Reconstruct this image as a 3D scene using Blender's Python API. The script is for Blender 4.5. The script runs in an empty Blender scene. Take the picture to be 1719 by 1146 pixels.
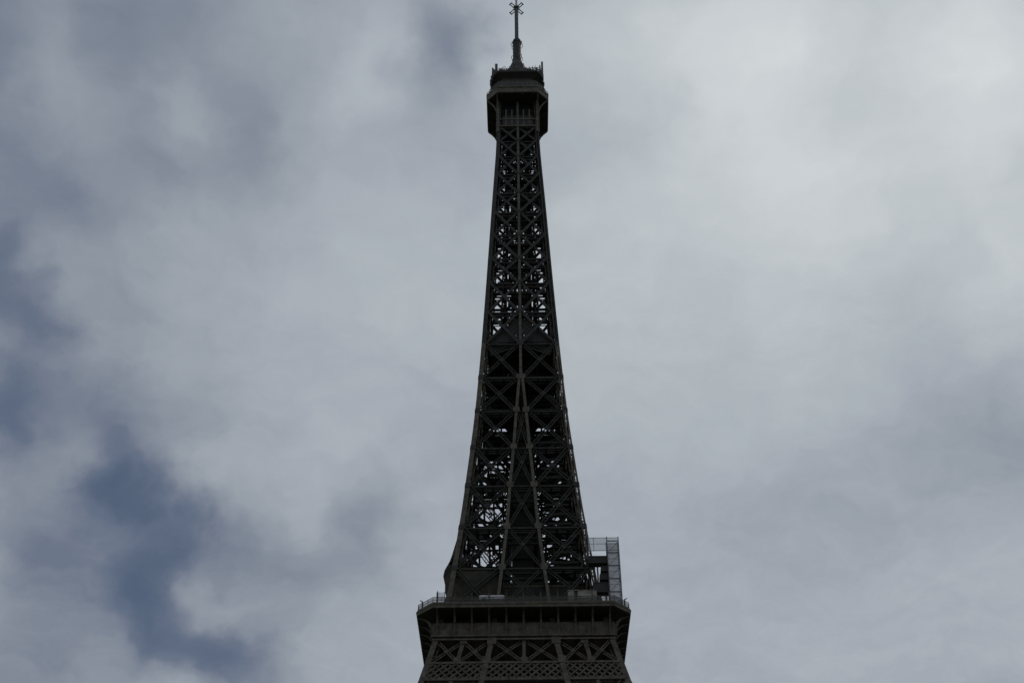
import bpy, math, random
from mathutils import Vector, Matrix
random.seed(7)
C = bpy.context.scene.collection
sc = bpy.context.scene
R = math.radians

# ------------------------------------------------------------------ camera
cam_d = bpy.data.cameras.new('camera')
cam = bpy.data.objects.new('camera', cam_d)
C.objects.link(cam)
cam_d.sensor_width = 36.0
cam_d.lens = 2104.0 / 1719.0 * 36.0
cam_d.clip_end = 20000.0
cam.matrix_world = (Matrix.Translation((0, -230, 1.6)) @ Matrix.Rotation(R(0.50), 4, 'Z')
                    @ Matrix.Rotation(R(130.0), 4, 'X') @ Matrix.Rotation(R(-0.36), 4, 'Z'))
sc.camera = cam

# ------------------------------------------------------------------ exposure
sc.view_settings.view_transform = 'Standard'
sc.view_settings.look = 'None'
sc.view_settings.exposure = 0.0
sc.view_settings.gamma = 1.0

# ------------------------------------------------------------------ sun (veiled by cloud, behind the tower on the right)
SUN_EL, SUN_AZ = 52.0, 32.0            # azimuth measured from +Y towards +X
sd = bpy.data.lights.new('sun', 'SUN')
sd.energy = 0.5
sd.angle = R(15)
sd.color = (1.0, 0.96, 0.9)
sun = bpy.data.objects.new('sun', sd)
C.objects.link(sun)
sdir = Vector((math.sin(R(SUN_AZ)) * math.cos(R(SUN_EL)), math.cos(R(SUN_AZ)) * math.cos(R(SUN_EL)), math.sin(R(SUN_EL))))
sun.rotation_euler = (-sdir).to_track_quat('-Z', 'Y').to_euler()
sun.location = (60, 60, 400)

# ------------------------------------------------------------------ sky
# cloud masses: (azimuth, elevation, radius in degrees, brightness)
CLOUDS = [
    (-35.12,50.00,3.27,-41.5), (-31.10,49.65,2.36,26.3), (-27.06,50.98,2.16,-17.3), (-24.42,52.36,2.69,-16.4), (-26.67,48.43,1.71,-27.9), (-28.48,47.44,1.92,25.4),
    (-23.82,48.53,1.80,19.3), (-19.95,49.27,1.80,-11.4), (-19.06,47.69,1.71,-21.7), (-18.75,51.83,2.29,7.3), (-16.05,52.74,2.33,-2.6), (-11.46,51.42,1.38,0.4),
    (-10.54,50.98,1.26,20.0), (-5.69,53.61,1.33,-18.9), (-3.89,53.28,1.16,-23.3), (-7.13,50.68,1.65,-11.5), (-8.78,53.45,1.11,19.2), (-2.60,54.46,1.48,8.7),
    (-5.52,51.67,1.49,4.6), (-8.05,54.65,1.38,-0.6), (-9.49,52.36,1.20,3.7), (-2.10,52.15,1.35,0.6), (-28.47,41.82,1.15,12.5), (-26.28,40.49,1.39,8.9),
    (-27.05,37.37,1.13,-12.4), (-32.56,45.48,2.60,-22.9), (-29.59,42.87,1.60,-16.5), (-26.94,42.21,1.43,-22.6), (-29.82,39.60,1.41,-46.0), (-28.23,38.02,1.08,-21.8),
    (-27.99,39.01,1.05,4.2), (-23.03,43.88,2.19,10.2), (-16.46,43.65,3.27,-6.2), (-11.77,42.03,3.27,13.6), (-6.53,44.57,3.27,7.9), (-2.67,41.98,3.26,3.6),
    (-1.01,52.93,1.30,11.3), (-21.29,47.43,1.42,30.1), (-22.58,46.25,1.64,-30.4), (-25.01,45.34,1.96,-12.5), (-11.10,54.04,1.51,-2.5), (-29.22,45.11,1.99,-5.0),
    (-24.17,40.15,1.81,-15.2), (-26.24,38.62,1.12,-4.6), (3.58,52.58,2.31,15.5), (4.87,50.44,2.75,-4.9), (8.52,53.33,3.15,17.6), (18.56,52.08,3.27,45.1),
    (24.05,51.25,2.86,2.5), (31.32,49.29,3.27,47.3), (16.59,46.03,3.19,21.0), (21.05,47.91,2.69,-4.7), (24.40,48.51,2.74,-11.7), (28.88,44.66,3.27,21.0),
    (29.26,41.86,2.50,11.1), (11.53,49.38,3.07,7.9), (9.24,48.01,2.73,-4.1), (4.88,44.55,3.27,22.4), (15.22,40.83,3.27,7.6), (21.91,40.19,2.86,-4.3),
    (27.41,38.35,2.99,30.7), (22.76,37.86,2.50,-3.5), (26.36,41.31,2.51,-11.0), (21.60,44.30,3.27,25.3), (11.69,44.53,3.27,9.6), (-28.18,40.29,1.19,6.9),
    (-25.30,37.77,1.15,5.0), (-6.10,39.16,2.55,2.2), (-5.74,33.76,1.74,4.8), (-6.14,30.28,1.77,13.6), (4.31,37.78,3.27,15.1), (14.31,36.89,3.27,12.0),
    (19.09,36.43,2.91,12.1), (7.24,33.56,3.19,2.1), (25.65,32.98,2.94,-10.5), (23.60,32.12,2.33,-2.9), (16.35,31.81,3.27,-7.1), (11.56,30.80,3.11,-4.4),
    (18.15,27.15,3.27,6.6), (13.51,25.19,3.27,7.4), (23.88,26.95,3.27,13.3), (6.65,28.04,2.95,8.1), (22.36,34.74,2.58,-1.9), (10.61,34.62,3.02,5.3),
    (8.39,30.02,2.55,-1.6), (21.52,29.16,2.86,-2.1), (21.44,24.16,3.27,-1.4), (6.38,25.23,3.27,-1.2), (-5.28,25.89,2.83,5.6), (-22.36,31.59,1.10,-35.5),
    (-20.85,31.58,1.07,-18.4), (-19.24,31.31,1.03,-33.6), (-18.33,30.63,1.03,-15.7), (-17.44,30.09,1.03,-35.8), (-18.49,30.01,1.03,23.3), (-19.85,30.67,1.03,-8.1),
    (-21.60,30.53,1.03,0.5), (-21.09,29.71,1.08,-0.3), (-22.48,28.94,1.28,-24.4), (-19.42,28.90,1.09,-29.3), (-18.52,28.22,1.03,-6.6), (-19.50,27.46,1.08,-27.5),
    (-17.62,27.42,1.06,-33.6), (-17.14,28.65,1.11,-13.8), (-15.73,29.10,1.17,-27.5), (-14.64,29.74,1.25,-8.7), (-16.17,27.46,1.09,27.5), (-14.56,27.49,1.32,9.7),
    (-15.53,26.48,1.03,-11.3), (-16.29,25.90,1.03,-17.6), (-15.04,25.37,1.08,-27.7), (-13.57,25.12,1.35,-29.5), (-13.03,26.20,1.40,-11.1), (-17.88,25.34,1.13,-49.6),
    (-16.91,24.68,1.21,15.4), (-19.35,25.54,1.10,1.7), (-20.26,26.45,1.22,-4.6), (-22.36,26.39,1.34,-8.4), (-23.33,24.98,1.55,0.8), (-21.04,24.06,1.74,-11.1),
    (-24.03,27.39,1.44,-12.2), (-22.69,27.62,1.08,-0.8), (-24.77,29.84,1.38,-14.2), (-23.56,30.61,1.17,2.2), (-25.70,30.97,1.43,-9.9), (-23.97,31.98,1.11,9.2),
    (-23.51,33.00,1.08,13.9), (-25.77,32.95,1.12,-31.1), (-27.05,33.61,1.14,-25.8), (-25.79,33.88,1.03,12.3), (-24.76,34.49,1.31,-10.2), (-27.76,35.17,1.29,-38.0),
    (-27.05,35.76,1.04,4.4), (-25.68,36.33,1.19,-0.2), (-23.90,36.70,1.45,-9.4), (-22.54,34.92,1.40,-22.7), (-22.49,33.72,1.03,-10.3), (-21.63,32.79,1.10,-21.9),
    (-20.68,33.90,1.20,0.7), (-19.07,33.75,1.17,-10.9), (-18.08,32.94,1.13,9.9), (-18.69,32.17,1.03,-3.3), (-16.90,31.07,1.17,1.4), (-14.57,31.08,1.50,-0.2),
    (-12.67,28.85,1.53,-9.6), (-11.23,29.49,1.39,-23.6), (-9.09,31.27,1.26,-20.7), (-7.70,31.88,1.60,-16.5), (-6.08,34.01,1.66,-3.1), (-8.16,29.69,1.52,-10.3),
    (-10.64,31.03,1.38,26.0), (-14.15,33.03,1.69,3.7), (-11.91,34.34,1.86,1.8), (-16.00,36.96,2.37,3.8), (-17.66,35.66,1.91,-8.4), (-20.76,36.52,2.07,-0.4),
    (-12.70,37.06,2.64,-1.3), (-9.65,34.09,2.12,8.7), (-12.54,31.99,1.57,-8.8), (-8.23,26.29,2.07,-4.4), (-11.05,25.61,1.78,4.4), (-7.21,28.14,1.74,-2.5),
    (-10.73,27.68,1.71,6.0), (-23.71,23.49,2.04,-22.4), (-6.10,39.16,2.55,2.2), (-19.16,24.23,1.32,4.0),]

SKY_STRENGTH = 0.05
world = bpy.data.worlds.new('World')
sc.world = world
world.use_nodes = True
nt = world.node_tree
nt.nodes.clear()


def nd(tree, kind, **kw):
    n = tree.nodes.new(kind)
    for k, v in kw.items():
        setattr(n, k, v)
    return n


def math_node(op, a, b=None, c=None):
    n = nd(nt, 'ShaderNodeMath', operation=op)
    for i, v in enumerate((a, b, c)):
        if v is None:
            continue
        if isinstance(v, (int, float)):
            n.inputs[i].default_value = v
        else:
            nt.links.new(v, n.inputs[i])
    return n.outputs[0]


def vec_node(op, a, b, scale=None):
    n = nd(nt, 'ShaderNodeVectorMath', operation=op)
    for i, v in enumerate((a, b)):
        if v is None:
            continue
        if isinstance(v, (tuple, list, Vector)):
            n.inputs[i].default_value = v
        else:
            nt.links.new(v, n.inputs[i])
    if scale is not None:
        if isinstance(scale, (int, float)):
            n.inputs['Scale'].default_value = scale
        else:
            nt.links.new(scale, n.inputs['Scale'])
    return n


def noise(vec, scale, detail, rough, lac=2.0):
    n = nd(nt, 'ShaderNodeTexNoise')
    n.noise_dimensions = '3D'
    n.inputs['Scale'].default_value = scale
    n.inputs['Detail'].default_value = detail
    n.inputs['Roughness'].default_value = rough
    n.inputs['Lacunarity'].default_value = lac
    nt.links.new(vec, n.inputs['Vector'])
    return n


tc = nd(nt, 'ShaderNodeTexCoord')
direc = tc.outputs['Generated']
# wisps: bend the look-up direction with noise, coarse then fine
n1 = noise(direc, 13.0, 3.0, 0.5)
off1 = vec_node('SUBTRACT', n1.outputs['Color'], (0.5, 0.5, 0.5)).outputs[0]
off1 = vec_node('SCALE', off1, None, 0.055).outputs[0]
n2 = noise(direc, 26.0, 5.0, 0.6)
off2 = vec_node('SUBTRACT', n2.outputs['Color'], (0.5, 0.5, 0.5)).outputs[0]
off2 = vec_node('SCALE', off2, None, 0.036).outputs[0]
warped = vec_node('ADD', direc, off1).outputs[0]
warped = vec_node('ADD', warped, off2).outputs[0]
warped = vec_node('NORMALIZE', warped, None).outputs[0]
acc = None
for az, el, rad, amp in CLOUDS:
    v = (math.sin(R(az)) * math.cos(R(el)), math.cos(R(az)) * math.cos(R(el)), math.sin(R(el)))
    k2 = 1.0 / R(rad) ** 2
    dt = vec_node('DOT_PRODUCT', warped, v).outputs['Value']
    g = math_node('EXPONENT', math_node('MULTIPLY_ADD', dt, k2, -k2))
    acc = math_node('MULTIPLY_ADD', g, amp, acc if acc is not None else 150.0)
# fine cloud texture on the cloud layer overhead
sep = nd(nt, 'ShaderNodeSeparateXYZ')
nt.links.new(warped, sep.inputs[0])
zz = math_node('MAXIMUM', sep.outputs['Z'], 0.05)
cmb = nd(nt, 'ShaderNodeCombineXYZ')
nt.links.new(math_node('DIVIDE', sep.outputs['X'], zz), cmb.inputs['X'])
nt.links.new(math_node('DIVIDE', sep.outputs['Y'], zz), cmb.inputs['Y'])
f1 = noise(cmb.outputs[0], 6.0, 6.0, 0.58)
acc = math_node('ADD', acc, math_node('MULTIPLY', math_node('SUBTRACT', f1.outputs['Fac'], 0.5), 20.0))
f2 = noise(cmb.outputs[0], 16.0, 5.0, 0.6)
acc = math_node('ADD', acc, math_node('MULTIPLY', math_node('SUBTRACT', f2.outputs['Fac'], 0.5), 16.0))


def lin(c):
    return tuple(((v / 255.0 + 0.055) / 1.055) ** 2.4 if v > 10 else v / 255.0 / 12.92 for v in c)


ramp = nd(nt, 'ShaderNodeValToRGB')
stops = [(70, (70, 85, 110)), (85, (84, 98, 120)), (105, (104, 115, 134)), (125, (129, 137, 151)), (140, (145, 153, 164)), (158, (164, 171, 180)),
         (172, (176, 184, 190)), (190, (194, 200, 204)), (210, (211, 216, 218))]
LO, HI = 60.0, 220.0
els = ramp.color_ramp.elements
while len(els) < len(stops):
    els.new(0.5)
for e, (p, c) in zip(els, stops):
    e.position = (p - LO) / (HI - LO)
    e.color = (*lin(c), 1)
fac = math_node('DIVIDE', math_node('SUBTRACT', acc, LO), HI - LO)
nt.links.new(fac, ramp.inputs['Fac'])

nish = nd(nt, 'ShaderNodeTexSky')
nish.sky_type = 'NISHITA'
nish.sun_disc = False
nish.sun_elevation = R(SUN_EL)
nish.sun_rotation = R(SUN_AZ)
nish.air_density = 1.0
nish.dust_density = 1.5
bg_sky = nd(nt, 'ShaderNodeBackground')
bg_sky.inputs['Strength'].default_value = SKY_STRENGTH
nt.links.new(nish.outputs[0], bg_sky.inputs['Color'])
bg_cloud = nd(nt, 'ShaderNodeBackground')
nt.links.new(ramp.outputs['Color'], bg_cloud.inputs['Color'])
cover = nd(nt, 'ShaderNodeMapRange', interpolation_type='SMOOTHSTEP')
cover.inputs['From Min'].default_value = 70.0
cover.inputs['From Max'].default_value = 120.0
cover.inputs['To Min'].default_value = 0.8
cover.inputs['To Max'].default_value = 1.0
nt.links.new(acc, cover.inputs['Value'])
mix = nd(nt, 'ShaderNodeMixShader')
nt.links.new(cover.outputs[0], mix.inputs[0])
nt.links.new(bg_sky.outputs[0], mix.inputs[1])
nt.links.new(bg_cloud.outputs[0], mix.inputs[2])
out = nd(nt, 'ShaderNodeOutputWorld')
nt.links.new(mix.outputs[0], out.inputs['Surface'])
world.cycles.sampling_method = 'MANUAL'
world.cycles.sample_map_resolution = 512

# ------------------------------------------------------------------ materials
def material(name, base, rough=0.6, metal=0.0, var=0.25, scale=0.6, stain=None, alpha=1.0, spec=0.2):
    m = bpy.data.materials.new(name)
    m.use_nodes = True
    t = m.node_tree
    b = t.nodes['Principled BSDF']
    b.inputs['Roughness'].default_value = rough
    b.inputs['Metallic'].default_value = metal
    b.inputs['Specular IOR Level'].default_value = spec
    g = t.nodes.new('ShaderNodeNewGeometry')
    n = t.nodes.new('ShaderNodeTexNoise')
    n.inputs['Scale'].default_value = scale
    n.inputs['Detail'].default_value = 6
    n.inputs['Roughness'].default_value = 0.65
    t.links.new(g.outputs['Position'], n.inputs['Vector'])
    r = t.nodes.new('ShaderNodeValToRGB')
    r.color_ramp.elements[0].position = 0.3
    r.color_ramp.elements[1].position = 0.7
    c2 = stain or base
    r.color_ramp.elements[0].color = (*[v * (1 - var) for v in c2], 1)
    r.color_ramp.elements[1].color = (*[min(1, v * (1 + var)) for v in base], 1)
    t.links.new(n.outputs['Fac'], r.inputs['Fac'])
    t.links.new(r.outputs['Color'], b.inputs['Base Color'])
    if alpha < 1.0:
        b.inputs['Alpha'].default_value = alpha
    return m


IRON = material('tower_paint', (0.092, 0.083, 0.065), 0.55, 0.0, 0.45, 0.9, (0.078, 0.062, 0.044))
IRON_MID = material('tower_paint_shaded', (0.038, 0.036, 0.032), 0.6, 0.0, 0.4, 0.9, (0.029, 0.025, 0.020))  # tower paint darkened: shade of the open lattice put into the colour
IRON_DARK = material('tower_paint_deep_shade', (0.034, 0.032, 0.029), 0.6, 0.0, 0.25, 0.5)  # darkest copy of the tower paint, interior and underside shade in its colour
MESH = material('wire_mesh', (0.10, 0.10, 0.10), 0.6, 0.0, 0.2, 2.0, None, 0.36)
GREY = material('antenna_grey', (0.075, 0.08, 0.09), 0.5, 0.0, 0.2, 1.0)
PALE = material('pale_antenna', (0.40, 0.42, 0.45), 0.5, 0.0, 0.15, 1.0)
NET = material('scaffold_netting', (0.42, 0.43, 0.45), 0.8, 0.0, 0.22, 2.5, (0.30, 0.31, 0.33), 0.62)
NET_PALE = material('clear_sheet', (0.62, 0.66, 0.70), 0.6, 0.0, 0.12, 0.8, None, 0.35)
STEEL = material('scaffold_steel', (0.10, 0.11, 0.13), 0.5, 0.3, 0.2, 1.5)
TARP = material('dark_tarpaulin', (0.040, 0.038, 0.028), 0.85, 0.0, 0.4, 0.5, (0.022, 0.022, 0.019))
WHITE = material('white_panel', (0.58, 0.59, 0.61), 0.5, 0.0, 0.08, 1.2, (0.5, 0.5, 0.5))
CREAM = material('cream_panel', (0.27, 0.26, 0.22), 0.6, 0.0, 0.3, 1.2, (0.17, 0.16, 0.13))
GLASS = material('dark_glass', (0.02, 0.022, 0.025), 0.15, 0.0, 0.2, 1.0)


# ------------------------------------------------------------------ mesh helpers
class MB:
    def __init__(self):
        self.v, self.f = [], []

    def quadbox(self, pts):
        """eight corners: four of one end, four of the other, same winding"""
        n = len(self.v)
        self.v += [tuple(p) for p in pts]
        self.f += [(n, n + 3, n + 2, n + 1), (n + 4, n + 5, n + 6, n + 7)]
        for i in range(4):
            j = (i + 1) % 4
            self.f.append((n + i, n + j, n + 4 + j, n + 4 + i))

    def bar(self, a, b, w, t, nrm=(0, 0, 1)):
        a, b, nrm = Vector(a), Vector(b), Vector(nrm)
        d = (b - a)
        if d.length < 1e-6:
            return
        d.normalize()
        s = d.cross(nrm)
        if s.length < 1e-4:
            s = d.orthogonal()
        s.normalize()
        q = s.cross(d).normalized()
        s, q = s * w / 2, q * t / 2
        self.quadbox([a - s - q, a + s - q, a + s + q, a - s + q, b - s - q, b + s - q, b + s + q, b - s + q])

    def laced(self, a, b, w, t, nrm=(0, 0, 1), flange=0.17):
        """open girder: two flanges tied by zigzag lacing"""
        a, b, nrm = Vector(a), Vector(b), Vector(nrm)
        d = (b - a)
        n = max(2, round(d.length / w * 1.1))
        s = d.normalized().cross(nrm).normalized() * (w - flange) / 2
        q = nrm.normalized() * 0.06
        self.bar(a - s, b - s, flange, t, nrm)
        self.bar(a + s, b + s, flange, t, nrm)
        for i in range(n):
            p0, p1 = a + d * (i / n), a + d * ((i + 1) / n)
            g = 1 if i % 2 else -1
            self.bar(p0 + s * g - q, p1 - s * g - q, .11, .07, nrm)

    def box(self, c, sx, sy, sz, rz=0.0):
        c = Vector(c)
        m = Matrix.Rotation(rz, 3, 'Z')
        p = []
        for z in (-1, 1):
            for x, y in ((-1, -1), (1, -1), (1, 1), (-1, 1)):
                p.append(c + m @ Vector((x * sx / 2, y * sy / 2, z * sz / 2)))
        self.quadbox(p)

    def tube(self, pts, rad, seg=8, closed=False):
        pts = [Vector(p) for p in pts]
        rads = rad if isinstance(rad, (list, tuple)) else [rad] * len(pts)
        base = len(self.v)
        up = None
        for i, p in enumerate(pts):
            if closed:
                d = pts[(i + 1) % len(pts)] - pts[i - 1]
            else:
                d = pts[min(i + 1, len(pts) - 1)] - pts[max(i - 1, 0)]
            d.normalize()
            if up is None or abs(up.dot(d)) > 0.98:
                up = d.orthogonal().normalized()
            s = d.cross(up).normalized()
            up = s.cross(d).normalized()
            for k in range(seg):
                a = 2 * math.pi * k / seg
                self.v.append(tuple(p + (s * math.cos(a) + up * math.sin(a)) * rads[i]))
        n = len(pts)
        for i in range(n if closed else n - 1):
            j = (i + 1) % n
            for k in range(seg):
                l = (k + 1) % seg
                self.f.append((base + i * seg + k, base + i * seg + l, base + j * seg + l, base + j * seg + k))
        if not closed:
            self.f.append(tuple(base + k for k in range(seg))[::-1])
            self.f.append(tuple(base + (n - 1) * seg + k for k in range(seg)))

    def rings(self, rings, cap_lo=True, cap_hi=True):
        """loft closed polygons with equal vertex counts"""
        base = len(self.v)
        m = len(rings[0])
        for r in rings:
            self.v += [tuple(p) for p in r]
        for i in range(len(rings) - 1):
            for k in range(m):
                l = (k + 1) % m
                self.f.append((base + i * m + k, base + i * m + l, base + (i + 1) * m + l, base + (i + 1) * m + k))
        if cap_lo:
            self.f.append(tuple(base + k for k in range(m))[::-1])
        if cap_hi:
            self.f.append(tuple(base + (len(rings) - 1) * m + k for k in range(m)))

    def plate(self, pts, nrm, t):
        """convex polygon given thickness t along nrm"""
        n = Vector(nrm).normalized() * t
        self.rings([[Vector(p) for p in pts], [Vector(p) + n for p in pts]])

    def build(self, name, mat, parent=None, smooth=False):
        me = bpy.data.meshes.new(name)
        me.from_pydata(self.v, [], self.f)
        me.update()
        me.materials.append(mat)
        if smooth:
            for p in me.polygons:
                p.use_smooth = True
        o = bpy.data.objects.new(name, me)
        C.objects.link(o)
        if parent is not None:
            o.parent = parent
        return o


def tag(o, label=None, cat=None, group=None, kind=None):
    for k, v in (('label', label), ('category', cat), ('group', group), ('kind', kind)):
        if v:
            o[k] = v


def empty(name, loc=(0, 0, 0), rz=0.0):
    o = bpy.data.objects.new(name, None)
    C.objects.link(o)
    o.location = loc
    o.rotation_euler = (0, 0, rz)
    return o


def interp(tab, h):
    if h <= tab[0][0]:
        (a, b) = tab[0], tab[1]
    elif h >= tab[-1][0]:
        (a, b) = tab[-2], tab[-1]
    else:
        for a, b in zip(tab, tab[1:]):
            if a[0] <= h <= b[0]:
                break
    t = (h - a[0]) / (b[0] - a[0])
    return a[1] + (b[1] - a[1]) * t


# ------------------------------------------------------------------ ground
g = MB()
n = 48
ring = [(6000 * math.cos(2 * math.pi * k / n), 6000 * math.sin(2 * math.pi * k / n), 0.0) for k in range(n)]
g.v = [(0, 0, 0)] + ring
g.f = [(0, 1 + k, 1 + (k + 1) % n) for k in range(n)]
GROUND = material('gravel_ground', (0.13, 0.12, 0.09), 0.9, 0.0, 0.3, 0.05, (0.07, 0.08, 0.05))
tag(g.build('ground', GROUND), kind='structure')

# ------------------------------------------------------------------ the tower
# half-width of the tower's faces, and half the gap between the two legs of a face, against height
HALF = [(0, 62.4), (20, 52.5), (40, 42.8), (57, 35.6), (75, 28.0), (90, 22.0), (98.9, 19.1), (103.7, 17.95), (109, 16.7), (115, 15.45), (120, 14.5),
        (132.8, 13.03), (140.3, 12.23), (148.1, 11.55), (156.2, 10.83), (164.6, 10.14), (173.2, 9.60), (185.9, 8.9),
        (191.5, 8.65), (201.2, 8.2), (211.3, 7.78), (222, 7.33), (233, 6.88), (244.8, 6.35), (254.6, 5.92), (260.5, 5.75), (277, 5.45)]
GAP = [(0, 37.4), (20, 29.5), (57, 18.5), (90, 9.6), (98.9, 7.8), (108, 6.0), (115, 5.2), (118, 4.85), (124, 4.25), (135.3, 3.15), (146, 2.5), (156.2, 1.7),
       (166.6, 1.05), (176.4, 0.32), (180, 0.0), (280, 0.0)]
H = lambda h: interp(HALF, h)
G = lambda h: max(0.0, interp(GAP, h))
ROT = [Matrix.Rotation(R(90 * k), 3, 'Z') for k in range(4)]


def F(k, u, p, h):
    """point on side k: u along the side, p outwards from the axis, h up"""
    return ROT[k] @ Vector((u, -p, h))


def NRM(k):
    return ROT[k] @ Vector((0, -1, 0.12))


LOW = [115.0, 125.4, 135.3, 146.0, 156.2, 166.6, 176.4, 186.8]
UP = [186.8, 196.9, 206.6, 215.0, 223.5, 232.0, 239.5, 247.0, 254.3, 260.6, 266.2]

tower = empty('iron_lattice_tower')
tag(tower, 'tall dark brown iron lattice tower with two galleries and antenna mast', 'tower')

# corner ribs: an outer angle of two plates with an inner chord tied by battens
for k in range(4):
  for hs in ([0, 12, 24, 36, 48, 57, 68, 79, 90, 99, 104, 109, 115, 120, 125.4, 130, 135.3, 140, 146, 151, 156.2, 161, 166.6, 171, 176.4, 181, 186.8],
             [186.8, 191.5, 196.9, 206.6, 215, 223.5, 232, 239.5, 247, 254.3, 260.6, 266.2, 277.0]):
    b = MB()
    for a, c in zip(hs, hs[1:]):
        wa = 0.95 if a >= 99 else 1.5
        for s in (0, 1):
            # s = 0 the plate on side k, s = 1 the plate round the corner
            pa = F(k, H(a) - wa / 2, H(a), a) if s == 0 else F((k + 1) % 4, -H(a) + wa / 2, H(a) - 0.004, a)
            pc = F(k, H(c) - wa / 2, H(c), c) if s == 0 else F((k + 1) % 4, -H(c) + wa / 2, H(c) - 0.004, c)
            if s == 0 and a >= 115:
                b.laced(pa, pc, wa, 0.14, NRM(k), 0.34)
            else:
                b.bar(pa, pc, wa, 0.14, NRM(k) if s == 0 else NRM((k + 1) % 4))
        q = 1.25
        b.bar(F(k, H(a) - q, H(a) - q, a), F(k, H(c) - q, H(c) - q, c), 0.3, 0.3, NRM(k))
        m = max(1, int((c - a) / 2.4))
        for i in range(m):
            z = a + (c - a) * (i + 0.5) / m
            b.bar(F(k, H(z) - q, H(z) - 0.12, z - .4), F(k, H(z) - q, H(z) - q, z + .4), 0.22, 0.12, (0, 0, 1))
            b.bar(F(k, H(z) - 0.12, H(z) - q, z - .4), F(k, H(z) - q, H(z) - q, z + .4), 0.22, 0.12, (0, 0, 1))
    b.build('corner_rib', IRON if hs[0] < 100 else IRON_MID, tower)  # upper ribs take the darkened copy, lattice shade painted in

# inner ribs either side of the gap, joining into one centre rib
for k in range(4):
    for s in (-1, 1):
        b = MB()
        hs = [0, 15, 30, 45, 57, 75, 90, 98.9, 104, 108, 112, 115, 118, 125.4, 135.3, 146, 156.2, 166.6, 176.4]
        for a, c in zip(hs, hs[1:]):
            w = 0.62 if a >= 115 else 0.95
            b.bar(F(k, s * G(a), H(a) + .02, a), F(k, s * G(c), H(c) + .02, c), w, 0.35, NRM(k))
            q = 1.1
            b.bar(F(k, s * (G(a) + .1), H(a) - q, a), F(k, s * (G(c) + .1), H(c) - q, c), 0.4, 0.3, NRM(k))
            m = max(1, int((c - a) / 2.6))
            for i in range(m):
                z = a + (c - a) * (i + .5) / m
                b.bar(F(k, s * G(z), H(z) - .1, z - .5), F(k, s * (G(z) + .1), H(z) - q, z + .5), 0.25, 0.12, (0, 0, 1))
        b.build('inner_rib', IRON, tower)
    b = MB()
    hs = [176.2] + UP[:-1] + [266.2, 277.0]
    for a, c in zip(hs, hs[1:]):
        b.bar(F(k, 0, H(a) + .03, a), F(k, 0, H(c) + .03, c), 0.62, 0.3, NRM(k))
        b.bar(F(k, 0.05, H(a) - 1.0, a), F(k, 0.05, H(c) - 1.0, c), 0.4, 0.25, NRM(k))
    b.build('centre_rib', IRON, tower)


def cross(b, k, u0, u1, z0, z1, w, inset=0.12, t=0.28, ud0=None, ud1=None, solid=False):
    """an X in the face of side k; u0/u1 at the bottom, ud0/ud1 at the top"""
    ud0 = u0 if ud0 is None else ud0
    ud1 = u1 if ud1 is None else ud1
    f = b.bar if solid else b.laced
    f(F(k, u0, H(z0) - inset, z0), F(k, ud1, H(z1) - inset, z1), w, t, NRM(k))
    f(F(k, u1, H(z0) - inset - t - .01, z0), F(k, ud0, H(z1) - inset - t - .01, z1), w, t, NRM(k))


def gusset(b, k, u, z, s, proud=0.10):
    r = s / 2
    c = r * 0.82
    pts = [(-r, -c), (-c, -r), (c, -r), (r, -c), (r, c), (c, r), (-c, r), (-r, c)]
    n = NRM(k)
    b.plate([F(k, u + x, H(z + y) + proud, z + y) for x, y in pts], n, 0.07)


# the faces between the second gallery and the summit: one braced panel per side and storey
for k in range(4):
    for i, (z0, z1) in enumerate(zip(LOW, LOW[1:])):
        b = MB()
        for s in (-1, 1):
            cross(b, k, s * (G(z0) + .25), s * (H(z0) - .7), z0, z1, 0.80, ud0=s * (G(z1) + .25), ud1=s * (H(z1) - .7))
            zm = (z0 + z1) / 2
            gusset(b, k, s * (G(zm) + H(zm) - .45) / 2, zm, 0.9, -0.10)
        if G(z0) > 1.6:
            cross(b, k, -G(z0) + .25, G(z0) - .25, z0, z1, 0.7, 0.2, 0.24, ud0=-G(z1) + .2, ud1=G(z1) - .2)
            zm = z0 + (z1 - z0) * G(z0) / (G(z0) + G(z1) + 1e-6)
            gusset(b, k, 0, zm, 0.75, -0.16)
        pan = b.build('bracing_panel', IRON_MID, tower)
        for s in (-1, 1):
            if i > 0:
                if G(z0) > 0.25 or s > 0:
                    g2 = MB()
                    gusset(g2, k, s * max(G(z0), 0.0), z0, 1.4, 0.20 + .004 * s)
                    g2.build('gusset_plate', IRON, pan)
                g2 = MB()
                gusset(g2, k, s * (H(z0) - .55), z0, 1.15, 0.085)
                g2.build('gusset_plate', IRON_MID, pan)
    for i, (z0, z1) in enumerate(zip(UP, UP[1:])):
        b = MB()
        for s in (-1, 1):
            cross(b, k, s * .25, s * (H(z0) - .75), z0, z1, 0.66, ud0=s * .25, ud1=s * (H(z1) - .75), solid=True)
            zm = (z0 + z1) / 2
            gusset(b, k, s * (H(zm) - .5) / 2, zm, 0.9, -0.10)
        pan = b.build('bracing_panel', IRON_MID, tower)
        g2 = MB()
        gusset(g2, k, 0, z0, 1.15 if i else 1.6, 0.20)
        g2.build('gusset_plate', IRON_MID, pan)

# horizontal girders of every storey
for k in range(4):
    for z in LOW[1:] + UP[1:]:
        b = MB()
        u = H(z) - .5
        b.bar(F(k, -u, H(z) - .75, z), F(k, u, H(z) - .75, z), 0.36, 0.42, NRM(k))
        b.bar(F(k, -u, H(z) - 1.6, z + .05), F(k, u, H(z) - 1.6, z + .05), 0.3, 0.3, NRM(k))
        if z > 190:
            b.bar(F(k, -u, H(z) - .85, z - 1.0), F(k, u, H(z) - .85, z - 1.0), 0.22, 0.2, NRM(k))
        b.build('girder', IRON_MID, tower)

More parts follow.
